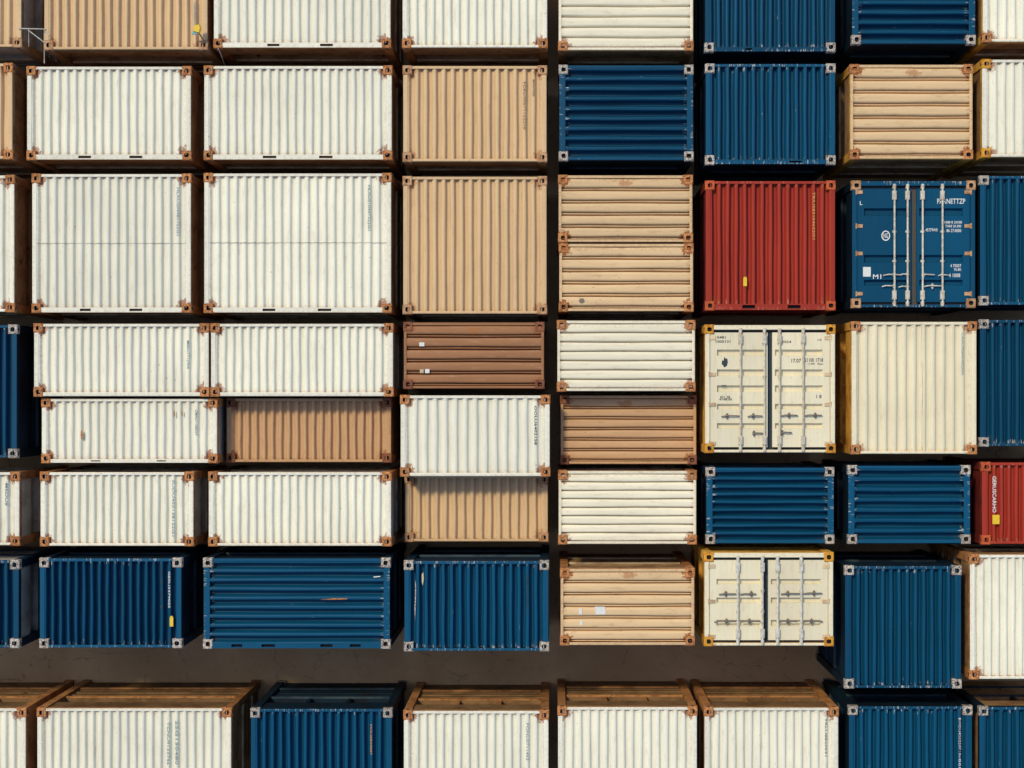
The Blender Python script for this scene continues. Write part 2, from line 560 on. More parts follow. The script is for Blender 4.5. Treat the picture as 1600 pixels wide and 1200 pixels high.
def side_panel(root, L, hgt, mats, windows, loc, rz, name='side_panel'):
    """A side wall L long in local x, outer face towards -y, standing from z=0 to hgt."""
    mb = MB()
    prof = []
    top = hgt
    if hgt > 2:
        prof += [(top, 0.0), (top - 0.50, 0.0), (top - 0.505, 0.11), (top - 0.93, 0.11), (top - 0.935, 0.02)]
        z = top - 1.0
    else:
        prof += [(top, 0.0), (top - 0.16, 0.0), (top - 0.165, 0.04)]
        z = top - 0.2
    while z > 0.40:
        prof += [(z, 0.02), (z - 0.10, 0.02), (z - 0.13, 0.055), (z - 0.20, 0.055)]
        z -= 0.23
    prof += [(0.16, 0.03), (0.0, 0.03)]
    for (z0, d0), (z1, d1) in zip(prof, prof[1:]):
        mb.quad((-L / 2, d1, z1), (L / 2, d1, z1), (L / 2, d0, z0), (-L / 2, d0, z0))
    if windows and hgt > 2:
        k = max(2, int(L / 0.62))
        for i in range(1, k):
            x = -L / 2 + L * i / k
            mb.box(x - 0.035, 0.012, top - 0.928, x + 0.035, 0.105, top - 0.508, 1)
    o = mb.build(name, [mats[0], mats[1]], root, loc)
    o.rotation_euler = (0, 0, rz)
    if hgt > 2:
        for zb in (top - 0.97, top - 1.78):
            b = MB()
            b.box(-L / 2 + 0.02, -0.012, zb - 0.03, L / 2 - 0.02, 0.05, zb + 0.03, bev=0.006)
            r = b.build('side_rail', mats[2], o)
    return o


def container(rect, z, colour, axis='y', n=None, kind='wave', label='', pockets=(), south=0.062, sides=None, cast=None, post=None,
              patch=None, windows=False, text=(), stickers=(), door=None, lines=(), shaded_north=False):
    x0p, y0p, x1p, y1p = rect
    X0, Y1 = at(x0p, y0p, z)
    X1, Y0 = at(x1p, y1p, z)
    cx, cy = (X0 + X1) / 2, (Y0 + Y1) / 2
    W, L = X1 - X0, Y1 - Y0
    hx, hy = W / 2, L / 2
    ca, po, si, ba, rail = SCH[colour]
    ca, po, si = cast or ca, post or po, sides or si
    root = bpy.data.objects.new('shipping_container', None)
    root.empty_display_size = 0.3
    root.location = (cx, cy, 0)
    COL.objects.link(root)
    root['label'] = label
    root['category'] = 'container'
    root['group'] = 'shipping containers set out in the yard'
    container.count += 1
    seed = container.count

    def loc(px, py, zz=z):
        a, b = at(px, py, zz)
        return a - cx, b - cy

    rw = 0.066                                   # width of the long rails seen from above
    re = 0.10 if (door or axis == 'y') else (0.13 if colour == 'blue' else 0.066)    # the end rails, left and right
    if door:
        rw = 0.10
    # corner castings, top and bottom
    if ca not in CAST_MESH:
        CAST_MESH[ca] = casting_mesh(M[ca])
    for zz in (z, 0.119):
        for (sx, sy, r) in ((-1, -1, 0), (1, -1, 1), (1, 1, 2), (-1, 1, 3)):
            o = bpy.data.objects.new('corner_casting', CAST_MESH[ca])
            o.rotation_euler = (0, 0, r * math.pi / 2)
            o.location = (sx * hx, sy * hy, zz)
            o.parent = root
            COL.objects.link(o)
    # corner posts
    pm = MB()
    pm.box(0.006, 0.006, 0.119, CAST - 0.02, CAST - 0.02, z - 0.119, bev=0.0)
    pme = pm.mesh('corner_post', [M[po]])
    for (sx, sy, r) in ((-1, -1, 0), (1, -1, 1), (1, 1, 2), (-1, 1, 3)):
        o = bpy.data.objects.new('corner_post', pme)
        o.rotation_euler = (0, 0, r * math.pi / 2)
        o.location = (sx * hx, sy * hy, 0)
        o.parent = root
        COL.objects.link(o)
    # rails round the top: painted on top, weathered on the outer faces
    rz0, rz1 = z - 0.13, z - 0.006
    mb = MB()
    e = 0.012
    ci = CAST
    mb.box(-hx + ci, hy - rw, rz0, hx - ci, hy - e, rz1, 0, 1, bev=0.008)
    mb.box(-hx + e, -hy + ci, rz0, -hx + re, hy - ci, rz1, 0, 1, bev=0.008)
    mb.box(hx - re, -hy + ci, rz0, hx - e, hy - ci, rz1, 0, 1, bev=0.008)
    sw = south
    ps = []
    for (px, wpx) in pockets:
        a, _ = loc(px, 0)
        wm = wpx * (H_CAM - z) / F_PX
        ps.append((a - wm / 2, a + wm / 2))
    ps.sort()
    if ps:
        ya, yb = -hy + e, -hy + sw
        ym0, ym1 = ya + 0.024, yb - 0.022
        mb.box(-hx + ci, ya, rz0, hx - ci, ym0, rz1, 0, 1)
        mb.box(-hx + ci, ym1, rz0, hx - ci, yb, rz1, 0, 1)
        xs = [-hx + ci] + [q for p in ps for q in p] + [hx - ci]
        for k in range(0, len(xs), 2):
            mb.box(xs[k], ym0 + .0005, rz0, xs[k + 1], ym1 - .0005, rz1 - 0.0015, 0, 1)
        for a, b in ps:
            t = MB()
            t.box(a, ym0, z - 0.125, b, ym1, z - 0.075)
            t.build('fork_pocket', M['liner' if colour == 'white' else 'hole'], root)
    else:
        mb.box(-hx + ci, -hy + e, rz0, hx - ci, -hy + sw, rz1, 0, 1, bev=0.008)
    fr = mb.build('roof_frame', [M[po], P[rail][axis]], root)
    const_attr(fr.data, hx=hx, hy=hy, patch_x=99.0, patch_y=99.0)
    # roof panel or doors
    px0, px1, py0, py1 = -hx + re - 0.004, hx - re + 0.004, -hy + sw - 0.004, hy - rw + 0.004
    zp = z - 0.012
    if not door:
        span = (px1 - px0) if axis == 'y' else (py1 - py0)
        if n is None:
            n = max(3, round(span / 0.166))
        depth = (DEPTH[colour] if axis == 'y' else 0.125) if kind == 'wave' else (0.105 if kind == 'plank1' else 0.125)
        pt = loc(*patch) if patch else None
        make_panel(root, P[colour][axis], axis, px0, py0, px1, py1, zp, n, 'soft' if kind == 'wave' and colour in SOFT else kind, depth, pt, seed=seed)
        # end fillets that close the corrugation against the rails
        for (ltext, lx, ya, yb, ink, wpx) in text:
            gx, _ = loc(lx, 0)
            if kind == 'wave' and axis == 'y':
                p = span / n
                k = round((gx - px0) / p - 0.03)
                gx = px0 + (k + 0.03) * p
            _, a = loc(0, ya)
            _, b = loc(0, yb)
            lettering(ltext.replace(' ', ''), abs(a - b), wpx * (H_CAM - z) / F_PX, M[ink], root, (gx, (a + b) / 2, zp + 0.006), -math.pi / 2)
    else:
        build_doors(root, door, colour, loc, px0, py0, px1, py1, z, axis)
    for st in stickers:
        nm, pts, mat, zz = st
        t = MB()
        up = zp + zz
        t.poly([(*loc(a, b), up) for a, b in pts][::-1])
        low = [(*loc(a, b), up - 0.006) for a, b in pts]
        hi = [(*loc(a, b), up) for a, b in pts]
        for k in range(len(pts)):
            j = (k + 1) % len(pts)
            t.quad(low[k], low[j], hi[j], hi[k])
        t.build(nm, M[mat], root)
    # straight weld seams drawn across the panel
    for (ya,) in lines:
        _, a = loc(0, ya)
        make = MB()
        prof = profile_soft(n, DEPTH[colour])
        for (u0, d0), (u1, d1) in zip(prof, prof[1:]):
            xa, xb = px0 + (px1 - px0) * u0, px0 + (px1 - px0) * u1
            make.quad((xa, a - .006, zp + d0 + .006), (xb, a - .006, zp + d1 + .006), (xb, a + .006, zp + d1 + .006), (xa, a + .006, zp + d0 + .006))
        make.build('weld_seam', M['greyside'], root)
    # side walls
    hs = z - 0.13
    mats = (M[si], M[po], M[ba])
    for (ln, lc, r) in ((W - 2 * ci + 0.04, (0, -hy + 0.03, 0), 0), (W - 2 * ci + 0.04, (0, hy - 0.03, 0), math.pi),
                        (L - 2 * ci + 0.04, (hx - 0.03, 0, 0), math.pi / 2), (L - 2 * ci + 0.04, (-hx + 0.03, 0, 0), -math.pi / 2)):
        side_panel(root, ln, hs, (M['rustshade'], M[po], M['rustpost']) if (shaded_north and r == math.pi) else mats, windows, lc, r)
    return root


container.count = 0


def build_doors(root, spec, colour, loc, x0, y0, x1, y1, z, axis):
    """Two door leaves on the face that looks up: ribs pressed into the leaf, locking bars, keepers, handles, hinges."""
    gap_px = spec['gap']
    gx, _ = loc(gap_px, 0)
    g = spec['gapw'] * 0.5
    zt = z - 0.030
    bk = MB()
    bk.box(x0, y0, z - 0.15, x1, y1, z - 0.105)
    bk.build('door_gasket', M[spec['gasket']], root)
    barm = M[spec['bar']]
    for k, (a, b) in enumerate(((x0 + 0.012, gx - g), (gx + g, x1 - 0.012))):
        ya, yb = y0 + 0.055, y1 - 0.055
        cx, cy = (a + b) / 2, (ya + yb) / 2
        hx, hy = (b - a) / 2, (yb - ya) / 2
        mb = MB()
        m0, m1 = -hx + (0.13 if k == 0 else 0.05), hx - (0.05 if k == 0 else 0.13)
        ribs = []
        for (p0, p1) in spec['ribs']:
            _, r0 = loc(0, p0)
            _, r1 = loc(0, p1)
            ribs.append((r1 - cy, r0 - cy))
        ribs.sort()
        y = -hy
        zl = 0.0
        for (r0, r1) in ribs:
            mb.quad((-hx, y, zl), (hx, y, zl), (hx, r0, zl), (-hx, r0, zl))
            mb.quad((-hx, r0, zl), (m0, r0, zl), (m0, r1, zl), (-hx, r1, zl))
            mb.quad((m1, r0, zl), (hx, r0, zl), (hx, r1, zl), (m1, r1, zl))
            d, s = 0.068, 0.020
            A = [(m0, r0), (m1, r0), (m1, r1), (m0, r1)]
            B = [(m0 + s, r0 + s), (m1 - s, r0 + s), (m1 - s, r1 - s), (m0 + s, r1 - s)]
            for i in range(4):
                j = (i + 1) % 4
                mb.quad((*A[i], zl), (*A[j], zl), (*B[j], zl - d), (*B[i], zl - d))
            mb.quad(*[(*q, zl - d) for q in B])
            y = r1
        mb.quad((-hx, y, zl), (hx, y, zl), (hx, hy, zl), (-hx, hy, zl))
        for (p, q) in (((-hx, -hy), (hx, -hy)), ((hx, -hy), (hx, hy)), ((hx, hy), (-hx, hy)), ((-hx, hy), (-hx, -hy))):
            mb.quad((*p, -0.05), (*q, -0.05), (*q, 0), (*p, 0))
        leaf = mb.build('door', P[colour][axis], root, (cx, cy, zt))
        const_attr(leaf.data, hx=9.0, hy=9.0, patch_x=99.0, patch_y=99.0)

        def ll(px, py):
            u, v = loc(px, py)
            return u - cx, v - cy
        for bp in spec['bars'][k]:
            bx, _ = ll(bp, 0)
            t = MB()
            zb = 0.045
            e0, e1 = -hy - 0.085, hy + 0.085
            t.tube([(bx, e0, zb), (bx, e1, zb)], 0.019, 8)
            for s, ye in ((1, e0), (-1, e1)):
                t.box(bx - 0.040, ye + s * 0.13, 0.004, bx + 0.040, ye + s * 0.30, 0.062, bev=0.012)
                t.box(bx - 0.028, ye + s * 0.005, -0.02, bx + 0.028, ye + s * 0.095, 0.058, bev=0.01)
            for f in (0.36, 0.62):
                yy = -hy + 2 * hy * f
                t.box(bx - 0.034, yy - 0.02, 0.002, bx + 0.034, yy + 0.02, 0.030)
            t.build('locking_bar', barm, leaf)
        for (h0, h1, hy_px, pivot) in spec['handles'][k]:
            ax, ay = ll(h0, hy_px)
            bx, _ = ll(h1, hy_px)
            hxm, _ = ll(pivot, hy_px)
            t = MB()
            t.tube([(ax, ay - 0.012, 0.030), (ax + (bx - ax) * .3, ay + 0.008, 0.052), (ax + (bx - ax) * .7, ay + 0.004, 0.052), (bx, ay, 0.036)],
                   0.013, 6)
            t.box(hxm - 0.026, ay - 0.032, 0.004, hxm + 0.026, ay + 0.032, 0.034, bev=0.012)
            t.box(hxm - 0.010, ay - 0.055, 0.004, hxm + 0.010, ay + 0.055, 0.046, bev=0.006)
            t.build('handle', M[spec['handle']], leaf)
        for hp in spec['hinges']:
            _, yy = ll(0, hp)
            t = MB()
            ex = -hx if k == 0 else hx
            s = 1 if k == 0 else -1
            xa, xb = ex - s * 0.04, ex + s * 0.105
            t.box(min(xa, xb), yy - 0.034, 0.003, max(xa, xb), yy + 0.034, 0.018, bev=0.005)
            t.tube([(ex - s * 0.02, yy - 0.05, 0.012), (ex - s * 0.02, yy + 0.05, 0.012)], 0.019, 8)
            t.build('hinge', M[spec['hinge']], leaf)
        for (body, px, py, wpx, hpx, ink, side) in spec['text']:
            if side != k:
                continue
            u, v = ll(px, py)
            d = (H_CAM - z) / F_PX
            lettering(body, wpx * d, hpx * d, M[ink], leaf, (u, v, 0.004))
        for (nm, pts, mat, side) in spec['marks']:
            if side != k:
                continue
            t = MB()
            t.poly([(*ll(*q), 0.0045) for q in pts])
            o = t.build(nm, M[mat], leaf)
            if o.data.polygons[0].normal.z < 0:
                o.data.flip_normals()
        if k == 0 and spec.get('ring'):
            (rx, ry, rr) = spec['ring']
            t = MB()
            d = (H_CAM - z) / F_PX
            ux, uy = ll(rx, ry)
            for i in range(28):
                a0, a1 = 2 * math.pi * i / 28, 2 * math.pi * (i + 1) / 28
                r0, r1 = rr * d, rr * d * 0.78
                t.quad(*[(ux + r * math.cos(a) * 0.85, uy + r * math.sin(a), 0.0045) for r, a in ((r0, a0), (r0, a1), (r1, a1), (r1, a0))])
            o = t.build('emblem', M['whiteink'], leaf)
            if o.data.polygons[0].normal.z < 0:
                o.data.flip_normals()


# ------------------------------------------------------------------ the yard floor
def build_ground():
    t = NT('brown_concrete')
    tc = t.n('ShaderNodeTexCoord')
    vec = tc.outputs['Object']
    n1 = t.noise(vec, 0.55, 4.0)
    n2 = t.noise(vec, 5.0, 6.0, 0.7)
    n3 = t.noise(vec, 45.0, 3.0, 0.6)
    col = t.mix(t.step(n1, 0.35, 0.7), c4((0.53, 0.32, 0.15)), c4((0.63, 0.40, 0.20)))
    col = t.mix(t.math('MULTIPLY', t.step(n2, 0.52, 0.75), 0.5), col, c4((0.34, 0.21, 0.13)))
    col = t.mix(t.math('MULTIPLY', t.step(n3, 0.55, 0.8), 0.4), col, c4((0.40, 0.31, 0.24)))
    # cracks
    wv = t.n('ShaderNodeVectorMath', operation='ADD')
    nn = t.n('ShaderNodeTexNoise')
    nn.inputs['Scale'].default_value = 2.2
    nn.inputs['Detail'].default_value = 5.0
    t.l(vec, nn.inputs['Vector'])
    sc = t.n('ShaderNodeVectorMath', operation='SCALE')
    t.l(nn.outputs['Color'], sc.inputs[0])
    sc.inputs['Scale'].default_value = 0.35
    t.l(vec, wv.inputs[0])
    t.l(sc.outputs[0], wv.inputs[1])
    vo = t.n('ShaderNodeTexVoronoi', feature='DISTANCE_TO_EDGE')
    vo.inputs['Scale'].default_value = 0.55
    t.l(wv.outputs[0], vo.inputs['Vector'])
    crack = t.math('MULTIPLY', t.step(vo.outputs['Distance'], 0.001, 0.006, 0.45, 0.0), t.step(n2, 0.44, 0.56))
    vo2 = t.n('ShaderNodeTexVoronoi', feature='DISTANCE_TO_EDGE')
    vo2.inputs['Scale'].default_value = 2.1
    t.l(wv.outputs[0], vo2.inputs['Vector'])
    crack2 = t.math('MULTIPLY', t.step(vo2.outputs['Distance'], 0.002, 0.012, 0.25, 0.0), t.step(n1, 0.5, 0.62))
    cr = t.math('MAXIMUM', crack, crack2)
    col = t.mix(cr, col, c4((0.03, 0.022, 0.018)))
    t.l(col, t.b.inputs['Base Color'])
    t.b.inputs['Roughness'].default_value = 0.9
    bmp = t.n('ShaderNodeBump')
    bmp.inputs['Strength'].default_value = 0.4
    bmp.inputs['Distance'].default_value = 0.02
    t.l(t.math('SUBTRACT', n2, t.math('MULTIPLY', cr, 0.6)), bmp.inputs['Height'])
    t.l(bmp.outputs[0], t.b.inputs['Normal'])
    mb = MB()
    R = 150.0
    mb.quad((-R, -R, 0), (R, -R, 0), (R, R, 0), (-R, R, 0))
    g = mb.build('ground', t.m)
    g['kind'] = 'structure'


build_ground()

# ------------------------------------------------------------------ the containers, row by row from the top of the photo
Z = 2.60
ZH = 2.90
ZL = 2.10
PW = 0.105       # wide lower rail, the one with fork pockets


def tx(body, x, ya, yb, ink='teal_ink', w=4.0):
    return (body, x, ya, yb, ink, w)


def rect4(x0, y0, x1, y1):
    return [(x0, y0), (x1, y0), (x1, y1), (x0, y1)]


# row 1
container((-150, -110, 34, 74), Z, 'tan', label='tan container cut by the top left corner of the photo', sides='greyside')
container((68, -110, 325, 78), Z, 'tan', label='tan container with a yellow tag on a wire above its lower right corner', text=[tx('TGHU 420617 3', 301, 2, 40)])
container((333, -110, 611, 75), Z, 'white', south=PW, pockets=[(427, 19), (510, 20)],
          label='white container right of the tan one with the yellow tag, cut by the top edge')
container((628, -110, 856, 75), Z, 'white', label='white container in the top row without fork pockets, left of the cream ribbed one')
container((872, -110, 1084, 79), Z, 'cream', 'x', 11, 'plank1', label='cream container with horizontal ribs cut by the top edge of the photo')
container((1101, -110, 1306, 81), Z, 'blue', pockets=[(1170, 10)], south=0.095, label='blue container with vertical ribs cut by the top edge, right of the cream one')
container((1331, -110, 1525, 69), Z, 'blue', 'x', 11, 'wave', label='blue container with horizontal ribs in the top row, cut by the top edge')
container((1535, -110, 1690, 66), Z, 'white', cast='rust', post='goldside', label='white container cut by the top right corner of the photo')
# row 2
container((-180, 98, 20, 249), Z, 'tan', cast='rust', sides='tanside', label='tan container at the left edge, second row from the top')
container((41, 103, 299, 250), Z, 'white', south=PW, pockets=[(132, 20), (212, 20)],
          label='low white container with two fork pockets, below the tan one with the yellow tag')
container((318, 102, 613, 250), Z, 'white', south=PW, pockets=[(421, 21), (509, 21)],
          label='low white container left of the tan one, second row from the top')
container((629, 102, 855, 253), Z, 'tan', text=[tx('TCKU 306711 5 2210', 821, 126, 202, 'tarnish', 4), tx('MAX WT 30480', 832, 124, 150, 'tarnish', 3)],
          label='tan container with vertical dark lettering, directly above a taller plain tan container')
container((873, 101, 1084, 251), Z, 'blue', 'x', 9, 'wave', label='blue container with horizontal ribs above the pair of sand ribbed containers')
container((1102, 99, 1306, 257), Z, 'blue', south=0.095, pockets=[(1243, 20)], label='blue container with vertical ribs directly above the red square container')
container((1328, 100, 1521, 249), Z, 'sand', 'x', 7, 'plank', patch=(1427, 114), label='sand container with horizontal ribs above the blue container with doors', post='goldside')
container((1534, 92, 1700, 246), Z, 'white', post='goldside', sides='rustside', cast='gold', label='white container at the right edge beside the sand ribbed one')
# row 3
container((-180, 273, 23, 488), Z, 'white', label='pale container cut by the left edge, third row from the top')
container((49, 271, 299, 489), Z, 'white', n=17, south=PW, pockets=[(133, 17), (212, 20)], lines=[(380,)],
          text=[tx('HLXU 204981 7 22G1', 274, 293, 368)], label='tall white container with a seam across it, at the left beside the cut pale one')
container((318, 270, 612, 489), Z, 'white', n=20, south=PW, pockets=[(420, 20), (507, 21)], lines=[(379,)],
          text=[tx('HLXU 310447 2 22G1', 575, 289, 360)], label='tall white container with a seam across it, beside the tall plain tan one')
container((629, 275, 855, 491), Z, 'tan', label='tall plain tan container between the large white and the sand ribbed pair')
container((872, 273, 1083, 379), Z, 'sand', 'x', 5, 'plank', patch=(977, 286), label='sand ribbed container with an orange worn patch, upper of the touching pair')
container((873, 380, 1084, 487), Z, 'sand', 'x', 5, 'plank', label='sand ribbed container with a round grey spot, lower of the touching pair',
          stickers=[('badge', [(909 + 4.5 * math.cos(k * .7), 470 + 4 * math.sin(k * .7)) for k in range(9)], 'tarnish', 0.005)])
container((1102, 282, 1306, 485), Z, 'red', n=14, south=0.125, pockets=[(1170, 20), (1241, 20)],
          text=[tx('TRIU 583104 6 22G1', 1273, 300, 374, 'amber', 4)],
          stickers=[('sticker', [(1161.5, 434), (1163, 432.5), (1166, 432.5), (1167, 434), (1167, 447), (1161.5, 447)], 'yellow', 0.006)],
          label='large red square container with two fork pockets and a small yellow sticker')
container((1331, 282, 1525, 481), Z, 'blue', 'y', label='blue container with double doors, white lettering and pale locking bars', cast='tancast',
          door=dict(gap=1428.5, gapw=0.11, gasket='gasketgrey', bar='galv', handle='galv', hinge='tancast',
                    ribs=[(325, 337), (398, 410), (437, 446)],
                    bars=((1397.5, 1418), (1441.5, 1472.5)),
                    handles=([(1380, 1408, 429.5, 1397.5), (1378, 1399, 447, 1397.5), (1406, 1420, 429, 1418), (1404, 1420, 448, 1418)],
                             [(1440, 1460, 429.5, 1443), (1442, 1474, 447, 1457), (1466, 1481, 430, 1472.5)]),
                    hinges=(300, 353, 396, 459),
                    text=[('PARNETTZP', 1487, 314, 44, 8, 'whiteink', 1), ('1088 8 20508', 1490, 347, 27, 4, 'whiteink', 1),
                          ('TARE 20.580', 1490, 353, 25, 4, 'whiteink', 1), ('86 27.0000', 1491, 360, 23, 5, 'whiteink', 1),
                          ('45779W0', 1456, 359, 19, 5, 'whiteink', 1), ('4 70037', 1494, 415, 17, 5, 'whiteink', 1),
                          ('70.8K', 1497, 421, 12, 4, 'whiteink', 1), ('4 1008', 1492, 430, 18, 6, 'whiteink', 1),
                          ('L', 1346, 317, 4, 6, 'whiteink', 0), ('NG', 1384.5, 368, 7, 8, 'whiteink', 0), ('M1', 1371, 432, 13, 7, 'whiteink', 0)],
                    marks=[('sticker', rect4(1349, 417, 1361, 432), 'paper', 0)], ring=(1384.5, 368, 8)))
container((1531, 274, 1700, 477), Z, 'blue', n=12, label='blue container at the right edge beside the blue one with doors')
# row 4
container((-150, 507, 27, 716), Z, 'blue', label='blue container cut by the left edge, beside two low white ones')
container((52, 505, 327, 620), Z, 'white', n=20, south=0.085, text=[tx('MSKU 771290 4', 300, 532, 576)],
          label='white container touching a second white one with rusty corners, left of that pair')
container((328.5, 505, 615, 620), Z, 'white', n=21, south=0.085, sides='greyside',
          label='white container with a grey end, right of the touching white pair')
container((630, 503, 851, 608), Z, 'umber', 'x', 5, 'plank', patch=(741, 516),
          stickers=[('sticker', rect4(655, 535, 663, 541), 'paper', 0.004), ('sticker', rect4(656, 577, 662, 583), 'sidebar', 0.004),
                    ('sticker', rect4(664, 576.5, 671, 583), 'paper', 0.004)],
          label='dark reddish brown ribbed container with small pale stickers')
container((870, 500, 1087, 612), Z, 'cream', 'x', 7, 'plank1', label='cream ribbed container left of the cream doors with yellow corners')
container((1101, 507, 1306, 708), Z, 'ivory', 'y', cast='gold', post='goldside', label='cream container with doors, yellow corners and a dark emblem',
          door=dict(gap=1203.5, gapw=0.09, gasket='gasket', bar='galv', handle='tarnish', hinge='sidebar',
                    ribs=[(546, 556), (577, 588), (602, 613), (631, 640), (661, 670)],
                    bars=((1157, 1194.5), (1218, 1255)),
                    handles=([(1127, 1157, 650, 1136), (1168, 1191, 650, 1177), (1176, 1192, 677, 1178)],
                             [(1220, 1246, 649, 1233), (1256, 1284, 649, 1274), (1220, 1237, 676, 1222)]),
                    hinges=(528, 585, 632, 693),
                    text=[('10481', 1126, 527, 16, 4, 'ink', 0), ('1000131', 1130, 533.5, 23, 4, 'ink', 0), ('421.28', 1133, 620.5, 16, 4, 'ink', 0),
                          ('4148.00', 1134, 624, 20, 3.5, 'ink', 0), ('480', 1131, 602.5, 9, 2.5, 'ink', 0),
                          ('F0024', 1228, 534, 17, 4, 'ink', 1), ('17.07', 1244.5, 563.5, 15, 6, 'ink', 1), ('21100', 1265, 562.5, 14, 6, 'ink', 1),
                          ('1718', 1281, 562.5, 11, 6, 'ink', 1), ('11,000', 1268, 568.5, 11, 3, 'ink', 1), ('70mm', 1282, 568.5, 9, 3, 'ink', 1),
                          ('1 8', 1280, 619.5, 8, 5.5, 'ink', 1), ('15', 1281, 531, 6, 3, 'ink', 1)],
                    marks=[('emblem', [(1132.5, 557.5), (1134, 560.5), (1136.5, 560), (1137.5, 566), (1136, 571.5), (1132, 574), (1130, 571), (1128, 568.5),
                                       (1128.5, 563), (1131, 563.5), (1131.5, 560)], 'ink', 0)]))
container((1330, 502, 1527, 710), Z, 'ivory', n=12, text=[tx('CAXU 926653 0 22G1', 1502, 520, 585)], sides='goldside',
          stickers=[('rust_streak', [(1440.2, 508), (1442.2, 508), (1441.8, 560), (1443, 620), (1441.6, 690), (1442, 704), (1440.4, 704), (1440.8, 650),
                                     (1441.3, 590)], 'sidebar', -0.004)],
          label='cream container with a rusty vertical streak, right of the cream doors')
container((1531, 499, 1700, 698), Z, 'blue', n=12, label='blue container at the right edge beside the cream one with a rusty streak')
# row 5 (half-height boxes stand lower, in the shade of their neighbours)
container((64, 622, 340, 724), 2.5, 'white', n=20, south=0.08, pockets=[(149, 15), (252, 15)], sides='greyside',
          text=[tx('CMAU 118806 9', 304, 640, 680)],
          stickers=[('rust_spot', [(126, 674), (128, 672), (129, 680), (128.5, 687), (126.5, 686), (125.5, 681)], 'rust', 0.004),
                    ('rust_spot', [(271, 642), (272.5, 641), (273, 650), (271.5, 652)], 'rustpost', 0.004),
                    ('rust_spot', [(283.5, 643), (285, 642), (285.5, 649), (284, 650)], 'rustpost', 0.004)],
          label='low white container with brown rust spots, left of the shaded brown one')
container((353, 621.5, 612, 723), ZL, 'clay', n=19, label='shaded brown container directly below the white pair with rusty corners')
container((625, 617, 860, 745), 2.70, 'white', n=14, south=0.075, text=[tx('OOLU 640215 8', 831, 634, 695, 'ink', 4)],
          label='tallest white container, overlapping the shaded tan one beneath')
container((875, 617, 1089, 726), 2.1, 'clay', 'x', 6, 'plank', patch=(978, 631), label='brown ribbed container with an orange patch, left part in shadow')
# row 6
container((-180, 737, 31, 853), Z, 'white', sides='greyside', label='white container with a grey end cut by the left edge, above the blue row',
          text=[tx('MEDU 8', 4, 755, 790)])
container((62, 737, 303, 854), Z, 'white', n=18, sides='greyside', text=[tx('SUDU 450138 1 22G1', 265, 750, 838)], label='white container above the blue one with a yellow sticker')
container((325, 737, 612, 854), Z, 'white', n=21, sides='greyside', label='white container above the blue one with horizontal ribs')
container((632, 742, 857, 847), ZL, 'tan', n=15, label='shaded tan container partly under the tallest white one')
container((872, 735, 1089, 851), Z, 'cream', 'x', 8, 'plank1', label='cream ribbed container above the sand ribbed one with a paper label')
container((1103, 730, 1304, 850), Z, 'blue', 'x', 9, 'wave', label='blue ribbed container between the two pairs of cream doors')
container((1325, 727, 1517, 850), Z, 'blue', 'x', 7, 'wave', label='blue ribbed container left of the red one with white lettering')
container((1534, 722, 1690, 851), Z, 'red', n=12, label='red container cut by the right edge with white lettering and a yellow square',
          text=[tx('GERUSCARHO', 1557.5, 744, 801, 'whiteink', 6.0)], stickers=[('sticker', rect4(1551, 804.5, 1562, 819), 'yellow', 0.006)])
# row 7
container((-330, 875, 30, 1013), ZH, 'blue', sides='greyside', label='blue container with a grey side cut by the left edge')
container((61, 872, 284, 1013), ZH, 'blue', n=17, text=[tx('GESU 337902 5', 265, 893, 950, 'whiteink', 3), tx('22G1', 246, 885, 950, 'navybar', 3)],
          stickers=[('sticker', [(265, 971), (265, 965), (266.5, 962.5), (269, 962.5), (270.5, 965), (270.5, 979), (265, 979)], 'yellow', 0.006)],
          label='blue container with vertical ribs and a yellow sticker near its right end')
container((317, 872, 610, 1014), ZH, 'blue', 'x', 9, 'wave', south=0.11, pockets=[(419, 21), (510, 19), (370, 17), (555, 17)],
          stickers=[('scratch', [(500, 937), (522, 934.8), (543, 935), (541, 936.6), (520, 937.2)], 'rust', 0.004),
                    ('scratch', [(583, 901), (594, 900), (594, 901.5), (584, 902.5)], 'paper', 0.004)],
          label='wide blue container with horizontal ribs beside the brown ground')
container((631, 876, 858, 1018), ZH, 'blue', n=16, text=[tx('TEMU 608821 4', 824, 895, 960, 'navybar', 3)],
          stickers=[('scratch', [(659, 897), (661.5, 894), (662, 905), (660.5, 915), (659, 909)], 'sidebar', 0.004),
                    ('scratch', [(648.5, 905), (650, 915), (649.6, 945), (648.2, 970), (647.5, 950), (648.8, 925)], 'chalk', 0.004)],
          label='blue container with vertical ribs left of the sand one with a paper label')
container((875, 888, 1086, 1009), ZH, 'sand', 'x', 6, 'plank', patch=(983, 899),
          stickers=[('paper_label', [(929.5, 948), (945.5, 948), (946.5, 960), (931, 960.5)], 'paper', 0.005),
                    ('sticker', rect4(904.5, 951, 909.5, 960), 'paper', 0.004), ('sticker', rect4(906, 970, 910, 977), 'paper', 0.004)],
          label='sand ribbed container with a white paper label beside the brown ground')
container((1100, 863, 1303, 1010), ZH, 'ivory', 'y', cast='gold', post='goldside', label='low cream container with plain doors and yellow corners by the brown ground',
          door=dict(gap=1197, gapw=0.09, gasket='gasket', bar='steel', handle='tarnish', hinge='sidebar',
                    ribs=[(905, 914), (934, 943), (969, 979)],
                    bars=((1153, 1191.5), (1215, 1252)),
                    handles=([(1123, 1150, 928, 1134), (1156, 1181, 928, 1174), (1116, 1150, 971, 1135), (1158, 1188, 971, 1171)],
                             [(1220, 1250, 927.5, 1231), (1254, 1284, 927, 1272), (1217, 1246, 971, 1231), (1255, 1285, 971, 1268)]),
                    hinges=(885, 940, 995), text=[('L', 1116, 883.5, 4, 4, 'ink', 0)], marks=[]))
